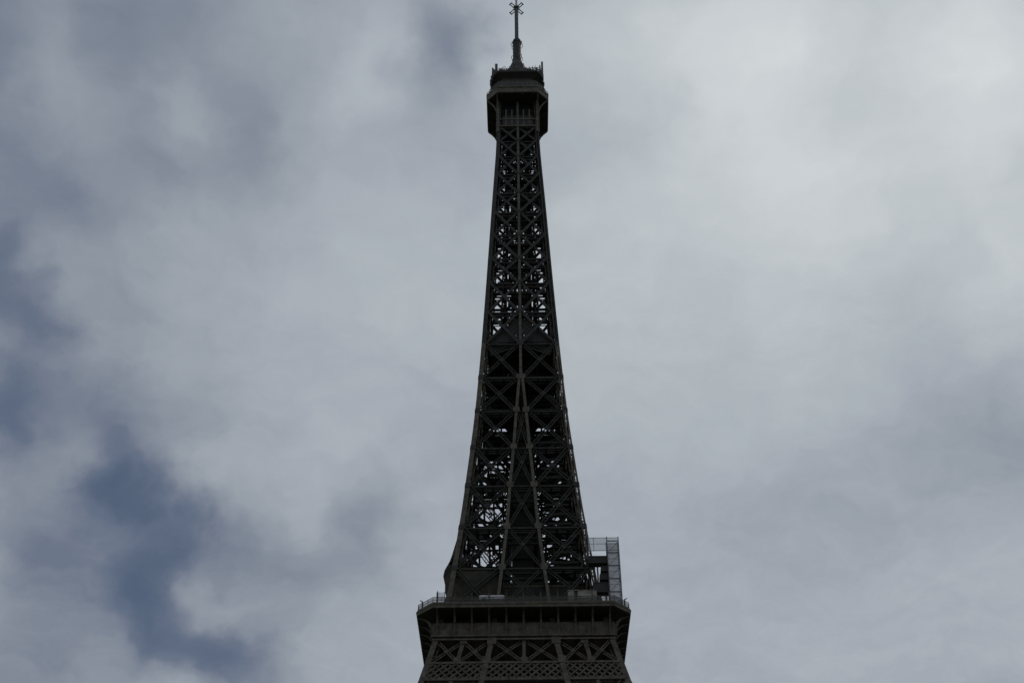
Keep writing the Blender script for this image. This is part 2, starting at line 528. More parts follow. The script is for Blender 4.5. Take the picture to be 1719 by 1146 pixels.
# the legs' inward faces between second gallery and the point where they merge
for k in range(4):
    for s in (-1, 1):
        b = MB()
        for z0, z1 in zip(LOW, LOW[1:-1]):
            def P(z, t):        # plane through the inner rib, running inwards
                return F(k, s * (G(z) + .05), H(z) - 1.2 - t * (H(z) - G(z) - 1.6), z)
            nn = ROT[k] @ Vector((-s, 0, 0))
            b.bar(P(z0, 0), P(z1, 1), .6, .25, nn)
            b.bar(P(z0, 1) + nn * .27, P(z1, 0) + nn * .27, .6, .25, nn)
            b.bar(P(z1, 0) - nn * .3, P(z1, 1) - nn * .3, .4, .25, nn)
            b.bar(P(z0, 1) - nn * .1, P(z1, 1) - nn * .1, .6, .5, nn)
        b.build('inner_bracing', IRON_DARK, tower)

# flat bracing inside every storey
for z in LOW[1:] + UP[1:]:
    b = MB()
    q, gq = H(z) - 1.3, G(z)
    if z < 180:
        for s in (-1, 1):
            for u in (0.2, 0.45, 0.72):
                x = s * (gq + (q - gq) * u)
                b.bar((x, -q, z + .3), (x, q, z + .3), .42, .38)
                b.bar((-q, x, z + .7), (q, x, z + .7), .45, .4)
    else:
        for s in (-1, 1):
            b.bar((s * .52 * q, -q, z + .3), (s * .52 * q, q, z + .3), .6, .38)
            b.bar((-q, s * .45 * q, z + .7), (q, s * .45 * q, z + .7), .6, .4)
    if z < 180:
        for sx in (-1, 1):
            for sy in (-1, 1):
                b.bar((sx * gq, sy * gq, z + 1.1), (sx * q, sy * q, z + 1.1), .5, .3)
                b.bar((sx * gq, sy * q, z + 1.45), (sx * q, sy * gq, z + 1.45), .5, .3)
    else:
        b.bar((-q, -q, z + 1.1), (q, q, z + 1.1), .4, .3)
        b.bar((-q, q, z + 1.45), (q, -q, z + 1.45), .45, .3)
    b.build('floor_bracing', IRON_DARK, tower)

# intermediate platform where the lifts are changed, and maintenance floors in the legs under it
b = MB()
q = H(188) - 1.1
b.box((0, 0, 188.2), 2 * q, 2 * q, 0.5)
for s in (-1, 1):
    b.box((s * (q - .2), 0, 189.3), .12, 2 * q - .6, 1.2)
    b.box((0, s * (q - .2), 189.3), 2 * q - .6, .12, 1.2)
b.build('platform', IRON_DARK, tower)
for z, wd in ((177.6, 0.92), (168.0, 0.9), (157.8, 0.6)):
    for sx in (-1, 1):
        for sy in (-1, 1):
            b = MB()
            q, gq = H(z) - 1.3, G(z) + .3
            w = (q - gq) * wd
            c = (q + gq) / 2
            b.box((sx * c, sy * c, z), w, w, .25)
            b.box((sx * c, sy * (c - w / 2 + .05), z + .75), w - .1, .06, 1.1)
            b.build('maintenance_floor', IRON_DARK, tower)

for k in range(4):
    b = MB()
    z0, z1 = 187.3, 195.6
    for i in range(7):
        f = i / 6.0
        zt = z1 - (z1 - z0) * f
        for sg in (-1, 1):
            uo = sg * (H(z0) - 1.0) * (1 - f) + sg * .2
            b.bar(F(k, sg * .1, H(zt) - 1.15 - .04 * i, zt), F(k, sg * (H(z0) - 1.0) * (1 - .12 * f), H(z0) - 1.15 - .04 * i, z0 - 3.0 * f), .95 if i < 4 else .6, .12, NRM(k))
            b.bar(F(k, uo * .8, H(z0) - 1.6, z0 - 1), F(k, uo * .8, H(z0) - 1.6, z0 + (z1 - z0) * f * .9), .3, .12, NRM(k))
    b.build('gable_panel', IRON_DARK, tower)

rp = random.Random(11)
for i in range(98):
    b = MB()
    z = rp.uniform(119, 262 if i % 3 == 0 else 185) if i < 66 else rp.uniform(121, 152)
    q = H(z) - 1.6
    x, y = rp.uniform(-q, q), rp.uniform(-q, q)
    if i >= 66:
        x = -rp.uniform(G(z) + .6, q)
        y = rp.choice((-1, 1)) * rp.uniform(G(z) + .6, q)
    d = Vector((rp.uniform(-1, 1), rp.uniform(-1, 1), rp.uniform(-1.2, 1.2))).normalized() * rp.uniform(2.0, 4.5)
    e = Vector((x, y, z)) + d
    qq = H(e.z) - 1.4
    e.x, e.y = max(-qq, min(qq, e.x)), max(-qq, min(qq, e.y))
    b.bar((x, y, z), e, rp.uniform(.15, .5), rp.uniform(.15, .4))
    b.build('pipe', IRON_DARK, tower)
for i in range(26):
    z = rp.choice(UP[:-1] + LOW[2:-1]) + 1.2
    q = H(z) - 2.0
    b = MB()
    b.box((rp.choice((-1, 1)) * rp.uniform(.35, .9) * q, rp.uniform(-.9, .9) * q, z + .9), rp.uniform(.6, 1.8), rp.uniform(.6, 1.8), rp.uniform(.8, 2.2))
    b.build('service_box', IRON_DARK, tower)

# lift guides half way out, closed with lacing
for s in (-1, 1):
    b = MB()
    z = 190.0
    while z < 266:
        z1 = z + 2.2
        x0, x1 = s * .5 * H(z), s * .5 * H(z1)
        for dx in (-.42, .42):
            for dy in (-.8, .8):
                b.bar((x0 + dx, dy, z), (x1 + dx, dy, z1), .3, .26, (0, 1, 0))
        for dy in (-.8, .8):
            b.bar((x0 - .42, dy, z), (x1 + .42, dy, z1), .2, .12, (0, 1, 0))
            b.bar((x0 + .42, dy + .14, z), (x1 - .42, dy + .14, z1), .2, .12, (0, 1, 0))
            b.bar((x0 - .55, dy - .16, z), (x0 + .55, dy - .16, z), .3, .14, (0, 1, 0))
        for dx in (-.42, .42):
            b.bar((x0 + dx, -.85, z + .1), (x0 + dx, .85, z + .1), .2, .2)
        z = z1
    b.build('lift_guide', IRON_DARK, tower)
b = MB()
b.box((0, 0, 142.0), 4.3, 5.0, 50.0)
for z in range(118, 168, 4):
    b.box((0, 0, z), 4.5, 5.2, .3)
for x in (-2.15, -.72, .72, 2.15):
    b.bar((x, -2.56, 117), (x, -2.56, 167), .25, .1, (0, 1, 0))
b.build('shaft_casing', IRON_DARK, tower)
# enclosed stairs climb the two right-hand legs
for sy in (-1, 1):
    b = MB()
    z = 115.8
    i = 0
    while z < 160:
        c = (G(z) + H(z)) / 2 - .2
        w = (H(z) - G(z)) * .26
        y = sy * (c + .6)
        b.bar((c - w, y, z), (c + w, y, z + 2.4) if i % 2 == 0 else (c + w, y, z - 0.0), 1.0, .16)
        b.bar((c - w, y - .5, z + 1.0), (c + w, y - .5, z + 1.0), .1, .5, (0, 0, 1))
        b.bar((c + w, y, z + .1), (c + w, y - sy * 2.4, z + .1), 1.0, .14)
        b.bar((c - w, y - sy * 2.2, z + 1.2), (c + w, y - sy * 2.2, z + (2.4 if i % 2 else 0)), 1.2, .16)
        z += 2.4
        i += 1
    b.build('staircase', IRON_DARK, tower)

# lift shafts and stairs on the axis
for s in (-1, 1):
    b = MB()
    x = s * 1.15
    z = 115.0
    for dx in (-.8, .8):
        for dy in (-1.7, 1.7):
            b.bar((x + dx, dy, 115), (x + dx, dy, 275), .34, .34, (0, 1, 0))
    i = 0
    while z < 273:
        for dy in (-1.7, 1.7):
            b.bar((x - .8, dy, z), (x + .8, dy, z + 2.6), .28, .14, (0, 1, 0))
            b.bar((x + .8, dy + .16, z), (x - .8, dy + .16, z + 2.6), .28, .14, (0, 1, 0))
            b.bar((x - .8, dy - .2, z), (x + .8, dy - .2, z), .3, .2, (0, 1, 0))
        for dx in (-.8, .8):
            b.bar((x + dx, -1.7, z), (x + dx, 1.7, z + 2.6), .28, .14, (1, 0, 0))
            b.bar((x + dx + .16, 1.7, z), (x + dx + .16, -1.7, z + 2.6), .28, .14, (1, 0, 0))
        z += 2.6
        i += 1
    b.build('lift_shaft', IRON_DARK, tower)
    b = MB()
    for zc in ((172.0 if s < 0 else 150.0), (243.0 if s > 0 else 222.0)):
        b.box((x, 0, zc), 1.4, 3.0, 4.4)
        b.box((x, 0, zc + 2.5), 1.0, 2.2, .5)
    b.build('lift_car', GREY, tower)
b = MB()
z, t = 115.6, 0
while z < 272:
    y0, y1 = (-2.6, 2.6) if t % 2 == 0 else (2.6, -2.6)
    xo = -2.5 if t % 2 == 0 else 2.5
    b.bar((xo, y0, z), (xo, y1, z + 3.0), .8, .18)
    b.box((xo, y1, z + 3.05), 1.0, 1.0, .14)
    b.bar((xo - .42, y0, z + 1), (xo - .42, y1, z + 4.0), .08, .5, (1, 0, 0))
    b.bar((xo, y1 * 1.05, z + 3.08), (-xo, y1 * 1.05, z + 3.08), .7, .12)
    z += 3.0
    t += 1
b.build('staircase', IRON_DARK, tower)

# ------------------------------------------------------------------ second gallery
ST, OV, DZ = 16.9, 3.2, 113.5


def octo(st, o, z):
    """octagon with straight half-length st and overhang o beyond it"""
    a, p = st, st + o
    return [(-a, -p, z), (a, -p, z), (p, -a, z), (p, a, z), (a, p, z), (-a, p, z), (-p, a, z), (-p, -a, z)]


def octring(b, st, oo, z0, oi, z1):
    pass


gal = MB()
gal.rings([octo(ST, OV, DZ + .02), octo(ST, OV, DZ + .55), octo(ST, OV + .12, DZ + .62), octo(ST, OV + .12, DZ + .80), octo(ST, OV - .05, DZ + .86), octo(ST, OV - .05, DZ + 1.05)])
gal_o = gal.build('viewing_gallery', IRON, tower)
b = MB()
prof = [(0.0, 109.25), (0.06, 110.6), (0.22, 111.5), (0.6, 112.3), (1.2, 112.9), (2.0, 113.28), (3.05, 113.48)]
b.rings([octo(ST, 0.02, 109.25), octo(ST, 0.05, 110.6), octo(ST, 0.12, 111.7), octo(ST, 0.05, 111.95), octo(ST - .1, -.25, 112.0)], cap_lo=True, cap_hi=True)
b.build('frieze_wall', IRON, gal_o)
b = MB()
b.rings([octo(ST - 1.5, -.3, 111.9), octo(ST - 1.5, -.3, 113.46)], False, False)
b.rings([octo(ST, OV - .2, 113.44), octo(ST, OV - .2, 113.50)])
b.build('soffit', IRON_DARK, gal_o)  # shade under the overhang is carried by the darker iron colour
b = MB()
for k in range(4):
    b.bar(F(k, -ST - .12, ST + .12, 109.18), F(k, ST + .12, ST + .12, 109.18), 0.30, 0.5, NRM(k))
    b.bar(F(k, -ST - .05, ST + .1, 108.6), F(k, ST + .05, ST + .1, 108.6), 0.35, 0.12, NRM(k))
b.build('lower_flange', IRON, gal_o)
for k in range(4):
    for i in range(11):
        u = -16.1 + 3.22 * i
        b = MB()
        front = [(o + .30 + .12 * math.sin(j), z - .12) for j, (o, z) in enumerate(prof[:-1])] + [(3.14, 113.47)]
        back = [(o - .1, z) for o, z in prof]
        for (a0, b0), (a1, b1) in zip(zip(front, back), list(zip(front, back))[1:]):
            pts = []
            for du in (-.19, .19):
                pts += [F(k, u + du, ST + b0[0], b0[1]), F(k, u + du, ST + a0[0], a0[1]), F(k, u + du, ST + a1[0], a1[1]), F(k, u + du, ST + b1[0], b1[1])]
            b.quadbox(pts)
        b.build('console', IRON, gal_o)


def along(poly, step):
    """points every step along a closed polygon, with each edge's direction"""
    out = []
    for a, c in zip(poly, poly[1:] + poly[:1]):
        a, c = Vector(a), Vector(c)
        m = max(1, round((c - a).length / step))
        for i in range(m):
            out.append((a + (c - a) * i / m, (c - a).normalized()))
    return out


edge = octo(ST, OV - .22, DZ + 1.05)
b = MB()
for z, w in ((0.12, .10), (.62, .05), (1.18, .09)):
    for a, c in zip(edge, edge[1:] + edge[:1]):
        b.bar(Vector(a) + Vector((0, 0, z)), Vector(c) + Vector((0, 0, z)), w, w)
for p, d in along(edge, 1.6):
    b.bar(p, p + Vector((0, 0, 1.2)), .07, .07, (d.y, -d.x, 0))
rail = b.build('railing', IRON, gal_o)
b = MB()
for a, c in zip(edge, edge[1:] + edge[:1]):
    a, c = Vector(a), Vector(c)
    mid = (a + c) / 2
    mid.z = 0
    inn = -mid.normalized() * .06
    b.quadbox([a + inn + Vector((0, 0, .15)), c + inn + Vector((0, 0, .15)), c + inn * 1.4 + Vector((0, 0, .15)), a + inn * 1.4 + Vector((0, 0, .15)),
               a + inn + Vector((0, 0, 1.1)), c + inn + Vector((0, 0, 1.1)), c + inn * 1.4 + Vector((0, 0, 1.1)), a + inn * 1.4 + Vector((0, 0, 1.1))])
b.build('mesh_infill', MESH, rail)
for k in range(4):
    for i in range(11):
        u = -16.1 + 3.22 * i
        b = MB()
        b.bar(F(k, u, ST + 2.3, DZ + 1.0), F(k, u, ST + 2.3, DZ + 3.5 + (.35 if i % 2 else 0)), .2, .2, NRM(k))
        b.bar(F(k, u, ST + 2.3, DZ + 3.3), F(k, u, ST + 2.75, DZ + 3.75), .12, .12, NRM(k))
        b.build('railing_post', IRON, gal_o)

# two-storey pavilion between the legs on the second gallery
b = MB()
b.box((0, 0, 118.6), 19.0, 21.0, 8.0)
for k in range(4):
    q = 9.6 if k % 2 else 10.6
    for i in range(9):
        u = -8.6 + 2.15 * i
        b.bar(F(k, u, q, 114.6), F(k, u, q, 122.6), .3, .3, NRM(k))
pav = b.build('pavilion', IRON_DARK, tower)
b = MB()
b.rings([octo(8.6, 1.6, 122.62), octo(8.6, 1.9, 122.9), octo(8.6, 1.9, 123.3), octo(7.5, .8, 123.6)])
b.build('roof', IRON, pav)

# trellis storeys under the second gallery
UZ0, UZ1, TZ0, TZ1 = 103.75, 108.45, 99.95, 103.3
for k in range(4):
    b = MB()
    mid = lambda z: (G(z) + H(z) - .4) / 2
    for s in (-1, 1):
        # two crosses in each leg's face and two between the legs, with a post between each pair
        cross(b, k, s * (G(UZ0) + .35), s * mid(UZ0), UZ0, UZ1, .62, .35, .25, ud0=s * (G(UZ1) + .35), ud1=s * mid(UZ1))
        cross(b, k, s * mid(UZ0), s * (H(UZ0) - .8), UZ0, UZ1, .62, .35, .25, ud0=s * mid(UZ1), ud1=s * (H(UZ1) - .8))
        cross(b, k, s * .3, s * (G(UZ0) - .35), UZ0, UZ1, .62, .40, .25, ud0=s * .3, ud1=s * (G(UZ1) - .35))
        b.bar(F(k, s * mid(UZ0), H(UZ0) - .2, UZ0), F(k, s * mid(UZ1), H(UZ1) - .2, UZ1), .75, .25, NRM(k))
        zc = (UZ0 + UZ1) / 2
        for u in ((G(zc) + mid(zc)) / 2, (mid(zc) + H(zc)) / 2 - .2, G(zc) / 2):
            gusset(b, k, s * u, zc, .7, -.30)
        gusset(b, k, s * mid(UZ0), UZ0 + .25, 1.3, -.02)
        gusset(b, k, s * mid(UZ1), UZ1 - .15, 1.3, -.02)
        gusset(b, k, s * (G(UZ1)), UZ1 - .15, 1.7, .22)
        gusset(b, k, s * (G(UZ0)), UZ0 + .25, 1.5, .22)
    b.bar(F(k, 0, H(UZ0) - .2, UZ0), F(k, 0, H(UZ1) - .2, UZ1), .6, .25, NRM(k))
    gusset(b, k, 0, UZ0 + .25, 1.3, -.02)
    b.build('bracing_panel', IRON, tower)
    # diamond lattice girder
    b = MB()
    for z, w in ((TZ1 + .12, .42), (TZ0 - .1, .5)):
        b.bar(F(k, -H(z) + .6, H(z) - .02, z), F(k, H(z) - .6, H(z) - .02, z), w, .3, NRM(k))
    n = 25
    hh = TZ1 - TZ0
    step = 2 * (H(TZ0) - .9) / n
    for i in range(-2, n + 1):
        for s in (-1, 1):
            u0, u1 = i * step, (i + 2.5) * step
            z0, z1 = TZ0 + .1, TZ1 - .05
            t0, t1 = 0.0, 1.0
            if u0 < 0:
                t0 = -u0 / (u1 - u0)
            if u1 > n * step:
                t1 = (n * step - u0) / (u1 - u0)
            if t1 - t0 < .1:
                continue
            ua, ub = u0 + (u1 - u0) * t0 - n * step / 2, u0 + (u1 - u0) * t1 - n * step / 2
            za, zb = z0 + (z1 - z0) * t0, z0 + (z1 - z0) * t1
            q = .02 if s > 0 else .13
            ua2, ub2 = ua * (H(za) - .9) / (H(TZ0) - .9), ub * (H(zb) - .9) / (H(TZ0) - .9)
            b.bar(F(k, s * ua2, H(za) - q, za), F(k, s * ub2, H(zb) - q, zb), .3, .1, NRM(k))
    b.build('lattice_girder', IRON, tower)
    b = MB()
    for z0, z1 in ((89.5, 99.6), (78, 89.5), (68, 78), (59, 68), (46, 57), (34, 46), (22, 34), (10, 22), (0.5, 10)):
        for s in (-1, 1):
            cross(b, k, s * (G(z0) + .4), s * (H(z0) - 1.0), z0, z1, 1.1, .3, .3, ud0=s * (G(z1) + .4), ud1=s * (H(z1) - 1.0))
            b.bar(F(k, s * G(z1), H(z1) - .8, z1), F(k, s * H(z1), H(z1) - .8, z1), .6, .4, NRM(k))
            m0, m1 = (G(z0) + H(z0) - .4) / 2, (G(z1) + H(z1) - .4) / 2
            if z1 > 90:
                b.bar(F(k, s * m0, H(z0) - .15, z0), F(k, s * m1, H(z1) - .15, z1), .7, .2, NRM(k))
    b.build('leg_bracing', IRON, tower)

# floors and beams seen inside under the gallery: dark ceiling of the second gallery
b = MB()
b.box((0, 0, 109.9), 2 * ST - 1.2, 2 * ST - 1.2, .4)
for i in range(12):
    x = -15.4 + 2.8 * i
    b.bar((x, -15.8, 109.4), (x, 15.8, 109.4), .35, .8, (1, 0, 0))
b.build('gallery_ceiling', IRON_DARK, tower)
b = MB()
for z in (103.6, 100.0):
    q = H(z) - 2.2
    for i in range(7):
        x = -q + 2 * q * i / 6
        b.bar((x, -q, z), (x, q, z), .6, .5)
        b.bar((-q, x, z - .55), (q, x, z - .55), .6, .5)
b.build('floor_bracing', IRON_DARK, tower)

# first gallery, below the picture: keeps the tower standing on its four legs
b = MB()
o_ = lambda st, w, z: octo(st, w, z)
b.rings([o_(33, .6, 53.6), o_(33, 1.6, 55), o_(33, 2.6, 57.4), o_(33, 2.6, 58.6)], cap_lo=False, cap_hi=False)
for k in range(4):
    b.bar(F(k, -33, 27, 57.6), F(k, 33, 27, 57.6), 16, .5, (0, 0, 1))
b.build('lower_gallery', IRON, tower)
for sx in (-1, 1):
    for sy in (-1, 1):
        b = MB()
        b.box((sx * 50, sy * 50, 1.2), 27, 27, 3.0)
        b.build('footing', material('stone_footing', (.34, .31, .26), .9) if not bpy.data.materials.get('stone_footing') else bpy.data.materials['stone_footing'], tower)

# ------------------------------------------------------------------ summit cabin
SS, SO, SZ = 5.6, 3.0, 277.4
b = MB()
b.rings([octo(SS, SO - .15, SZ), octo(SS, SO, SZ + .1), octo(SS, SO, SZ + .5), octo(SS, SO - .1, SZ + .6), octo(SS, SO - .1, SZ + 2.1), octo(SS, SO + .08, SZ + 2.2), octo(SS, SO + .08, SZ + 2.6)])
cab = b.build('summit_cabin', IRON, tower)
cprof = [(0.0, 271.3), (.12, 272.4), (.4, 273.6), (.9, 274.9), (1.7, 276.1), (2.75, 277.25)]
for k in range(4):
    # curved corner brackets and coved soffit between them
    for s in (-1, 1):
        b = MB()
        for (o0, z0), (o1, z1) in zip(cprof, cprof[1:]):
            d = Vector((s, -1, 0)).normalized()
            for dd in ((Vector((s, 0, 0)), Vector((0, 1, 0))) if s > 0 else (Vector((s, 0, 0)), Vector((0, 1, 0)))):
                pass
            p0 = ROT[k] @ (Vector((s * SS, -SS, z0)) + Vector((s * o0, 0, 0)))
            p1 = ROT[k] @ (Vector((s * SS, -SS, z1)) + Vector((s * o1, 0, 0)))
            b.bar(p0, p1, .34, .3, NRM(k))
        b.build('bracket', IRON, cab)
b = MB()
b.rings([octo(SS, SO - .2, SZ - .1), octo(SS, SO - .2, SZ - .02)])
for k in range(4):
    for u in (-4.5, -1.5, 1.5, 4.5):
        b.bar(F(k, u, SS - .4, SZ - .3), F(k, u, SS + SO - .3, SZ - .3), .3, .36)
b.build('soffit', IRON_DARK, cab)  # underside shade painted in with the darker iron colour
b = MB()
for k in range(4):
    b.bar(F(k, -SS, SS + .12, 266.4), F(k, SS, SS + .12, 266.4), .5, .4, NRM(k))
    b.bar(F(k, -SS, SS + .10, 269.2), F(k, SS, SS + .10, 269.2), .4, .3, NRM(k))
    for u in (-3.2, -1.6, 0, 1.6, 3.2):
        b.bar(F(k, u, SS + .02, 266.6), F(k, u, SS + .02, 273.4), .36, .25, NRM(k))
    for s in (-1, 1):
        b.bar(F(k, s * (SS - .25), SS + .2, 264.0), F(k, s * (SS - .25), SS + .2, 277.2), .55, .3, NRM(k))
b.build('cabin_frame', IRON, cab)
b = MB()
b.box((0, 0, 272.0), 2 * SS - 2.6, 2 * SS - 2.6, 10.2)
b.build('cabin_wall', GLASS, cab)  # near-black glass paints in the shaded depth behind the cabin frame

# open upper terrace: drum, leaning wire cage, antenna platform
b = MB()
b.rings([octo(4.2, 1.9, SZ + 2.5), octo(4.2, 1.9, 284.4), octo(4.0, 2.2, 286.4), octo(4.4, 2.6, 287.1)])
b.build('terrace_wall', IRON_DARK, cab)
b = MB()
lo, mi, hi = octo(SS, SO - .25, SZ + 2.6), octo(SS, SO - .75, SZ + 4.6), octo(SS - .4, 1.9, SZ + 6.6)
for r_, w in ((lo, .12), (mi, .1), (hi, .16)):
    for a, c in zip(r_, r_[1:] + r_[:1]):
        b.bar(a, c, w, w)
for (pa, d), (pm, _), (ph, _) in zip(along(lo, 1.4), along(mi, 1.4), along(hi, 1.3)):
    b.bar(pa, pm, .09, .09, (d.y, -d.x, 0))
    b.bar(pm, ph, .09, .09, (d.y, -d.x, 0))
cage = b.build('wire_cage', IRON, cab)
b = MB()
b.rings([lo, mi, hi], False, False)
b.build('mesh_infill', MESH, cage)
# hoops that stand out from the cage corners
b = MB()
for sx in (-1, 1):
    for y in (-5.2, -3.6):
        b = MB()
        c = Vector((sx * 8.35, y, SZ + 3.3))
        b.tube([c + Vector((sx * .0, 0, -.8)), c + Vector((sx * .25, 0, 0)), c + Vector((sx * .05, 0, .8)), c + Vector((-sx * .5, 0, 1.3)), c + Vector((-sx * 1.0, 0, 1.2))], .09, 6)
        b.build('hoop', GREY, cab)

PZ = 287.9
b = MB()
b.rings([octo(5.0, 1.0, PZ - .9), octo(5.6, 1.6, PZ), octo(5.6, 1.75, PZ + .15), octo(5.6, 1.75, PZ + .7)])
plat = b.build('antenna_platform', IRON_DARK, tower)
b = MB()
e2 = octo(5.6, 1.6, PZ + .7)
for z in (.55, 1.1):
    for a, c in zip(e2, e2[1:] + e2[:1]):
        b.bar(Vector(a) + Vector((0, 0, z)), Vector(c) + Vector((0, 0, z)), .07, .07)
for p, d in along(e2, 1.3):
    b.bar(p, p + Vector((0, 0, 1.15)), .06, .06, (d.y, -d.x, 0))
b.build('railing', IRON_DARK, plat)
# panel aerials, whips and dishes fixed round the platform
for x, y, h0, w in ((-5.95, -5.6, 5.0, .75), (-7.0, -5.1, 4.0, .45), (-6.6, -5.3, 3.2, .35), (6.5, -6.0, 3.6, .4), (7.15, -5.6, 5.8, .55), (5.6, -6.9, 1.6, .5), (-6.9, 5.2, 3.0, .5), (6.9, 5.4, 2.8, .6), (-2.8, 6.9, 2.6, .4), (3.1, 7.0, 3.0, .4)):
    b = MB()
    b.box((x, y, PZ + .7 + h0 / 2), w, w * .7, h0)
    b.bar((x, y + .1, PZ), (x, y + .1, PZ + .9 + h0), .12, .12, (0, 1, 0))
    b.build('panel_antenna', GREY, plat)
rr = random.Random(3)
for i in range(40):
    x = rr.uniform(-6.6, 6.6)
    if abs(x) < 2.4:
        x += 2.8 * (1 if x > 0 else -1)
    y = rr.uniform(-6.8, -2.0)
    h0 = rr.uniform(1.2, 4.0)
    b = MB()
    b.tube([(x, y, PZ + .6), (x + rr.uniform(-.2, .2), y, PZ + .7 + h0)], .12, 6)
    if i % 2:
        dx = rr.uniform(.5, 1.3) * rr.choice((-1, 1))
        b.tube([(x, y, PZ + .6 + h0 * .7), (x + dx, y, PZ + .7 + h0 * rr.uniform(.6, 1.0))], 0.08, 6)
        b.tube([(x + dx, y, PZ + .3 + h0 * .6), (x + dx, y, PZ + 1.0 + h0)], .1, 6)
    b.build('whip_antenna', GREY, plat)
for x, y, r_, a in ((3.6, -6.2, .7, .4), (-4.3, -6.0, .6, -.5), (4.7, -5.4, .5, 1.0), (-5.2, -4.4, .5, -1.1)):
    b = MB()
    rgs = []
    d = Vector((math.sin(a), -math.cos(a), .15)).normalized()
    s_ = d.cross(Vector((0, 0, 1))).normalized()
    u_ = s_.cross(d)
    c = Vector((x, y, PZ + 1.9))
    for rad, off in ((.08, -.22), (r_ * .6, -.14), (r_, .05), (r_, .12), (r_ * .3, .02)):
        rgs.append([c + d * off + (s_ * math.cos(t * math.pi / 6) + u_ * math.sin(t * math.pi / 6)) * rad for t in range(12)])
    b.rings(rgs)
    b.tube([c - d * .2, Vector((x, y, PZ + .6)) - d * .3], .08, 6)
    b.build('dish', GREY, plat)

for i in range(14):
    x = -6.6 + 13.2 * (i + rr.uniform(-.3, .3)) / 13
    b = MB()
    hh_ = rr.uniform(.7, 2.6)
    b.box((x, -6.3 + abs(x) * .12, PZ + .7 + hh_ / 2), rr.uniform(.5, 1.2), .7, hh_, rr.uniform(-.4, .4))
    b.build('equipment_box', GREY, plat)
for i in range(10):
    sx = 1 if i % 2 else -1
    b = MB()
    y = -6.2 + 1.3 * (i // 2) + rr.uniform(-.3, .3)
    z = PZ + rr.uniform(-1.6, .4)
    x = sx * (7.35 + rr.uniform(-.1, .25))
    b.box((x, y, z), rr.uniform(.3, .6), rr.uniform(.4, .8), rr.uniform(.9, 2.2))
    b.bar((sx * 6.4, y, PZ + .3), (x, y, z), .14, .14)
    b.build('side_antenna', GREY, plat)
for i in range(16):
    b = MB()
    x, y = rr.uniform(-6.5, 6.5), rr.uniform(-6.8, -4.0)
    if abs(x) < 2.2:
        x += 3 * (1 if x > 0 else -1)
    hh_ = rr.uniform(1.4, 3.6)
    b.tube([(x, y, PZ + .7), (x + .5, y, PZ + .8 + hh_ * .8), (x + 1.0, y, PZ + .7 + hh_), (x + 1.5, y, PZ + .7 + hh_ * .7), (x + 1.6, y, PZ + .8)], .07, 6)
    b.build('cable_loop', GREY, plat)
for i in range(5):
    b = MB()
    t = i * 1.26 + .5
    d = Vector((math.cos(t), math.sin(t), 0))
    b.tube([Vector((0, 0, 299)) + d * 2.5, Vector((0, 0, 296)) + d * 3.2, Vector((0, 0, 292)) + d * 5.2, Vector((0, 0, PZ + .8)) + d * 6.6], .09, 6)
    b.build('cable', GREY, plat)

# campanile and mast
def lathe(b, prof, seg=16, c=(0, 0)):
    b.rings([[(c[0] + r_ * math.cos(2 * math.pi * k / seg), c[1] + r_ * math.sin(2 * math.pi * k / seg), z) for k in range(seg)] for r_, z in prof])


b = MB()
lathe(b, [(5.0, PZ + .6), (4.4, 291.5), (3.5, 294.5), (2.7, 297.0), (2.3, 299.2), (1.65, 300.9), (1.3, 302.6), (1.22, 304.2), (1.22, 310.6), (1.4, 310.8), (1.4, 311.5), (1.0, 312.2), (.6, 313.6)], 8)
camp = b.build('campanile', IRON_DARK, tower)
b = MB()
for a in range(8):
    t = a * math.pi / 4 + .2
    for z, r0 in ((311.0, 1.25), (304.6, 1.15), (299.6, 1.9)):
        d = Vector((math.cos(t), math.sin(t), 0))
        c = Vector((0, 0, z))
        b = MB()
        b.tube([c + d * r0, c + d * (r0 + .45) + Vector((0, 0, -.3)), c + d * (r0 + .55) + Vector((0, 0, -1.2)), c + d * (r0 + .3) + Vector((0, 0, -1.9)), c + d * (r0 + .1) + Vector((0, 0, -2.2))], .075, 6)
        b.build('cable_hoop', GREY, camp)
b = MB()
lathe(b, [(.60, 313.4), (.60, 328.2), (.72, 328.3), (.72, 328.9), (.3, 329.1)], 12)
mast = b.build('mast', GREY, tower)
b = MB()
lathe(b, [(.36, 329.0), (.36, 336.0), (.1, 336.3)], 10)
b.build('mast_tip', PALE, mast)
for a in (45, 135, 225, 315):
    d = Vector((math.cos(R(a)), math.sin(R(a)), 0))
    s_ = Vector((-d.y, d.x, 0))
    c = Vector((0, 0, 328.3))
    b = MB()
    for q in (-.36, .36):
        b.bar(c + d * .4 + s_ * q, c + d * 2.5 + s_ * q, .2, .2)
    b.bar(c + d * 2.5 - s_ * .55, c + d * 2.5 + s_ * .55, .26, .26)
    b.bar(c + d * .9 - s_ * .5 + Vector((0, 0, .21)), c + d * .9 + s_ * .5 + Vector((0, 0, .21)), .22, .2)
    b.build('dipole_arm', GREY, mast)

# ------------------------------------------------------------------ things standing on the second gallery
# scaffold tower at the right corner
FZ = DZ + 1.06
sx0, sx1, sy0, sy1 = 16.3, 18.55, -18.4, -16.2
top = 129.3
sc_t = empty('scaffold_tower', ((sx0 + sx1) / 2, (sy0 + sy1) / 2, FZ))


def rel(b, name, mat, parent, root):
    b.v = [tuple(Vector(v) - root.location) for v in b.v]
    return b.build(name, mat, parent)


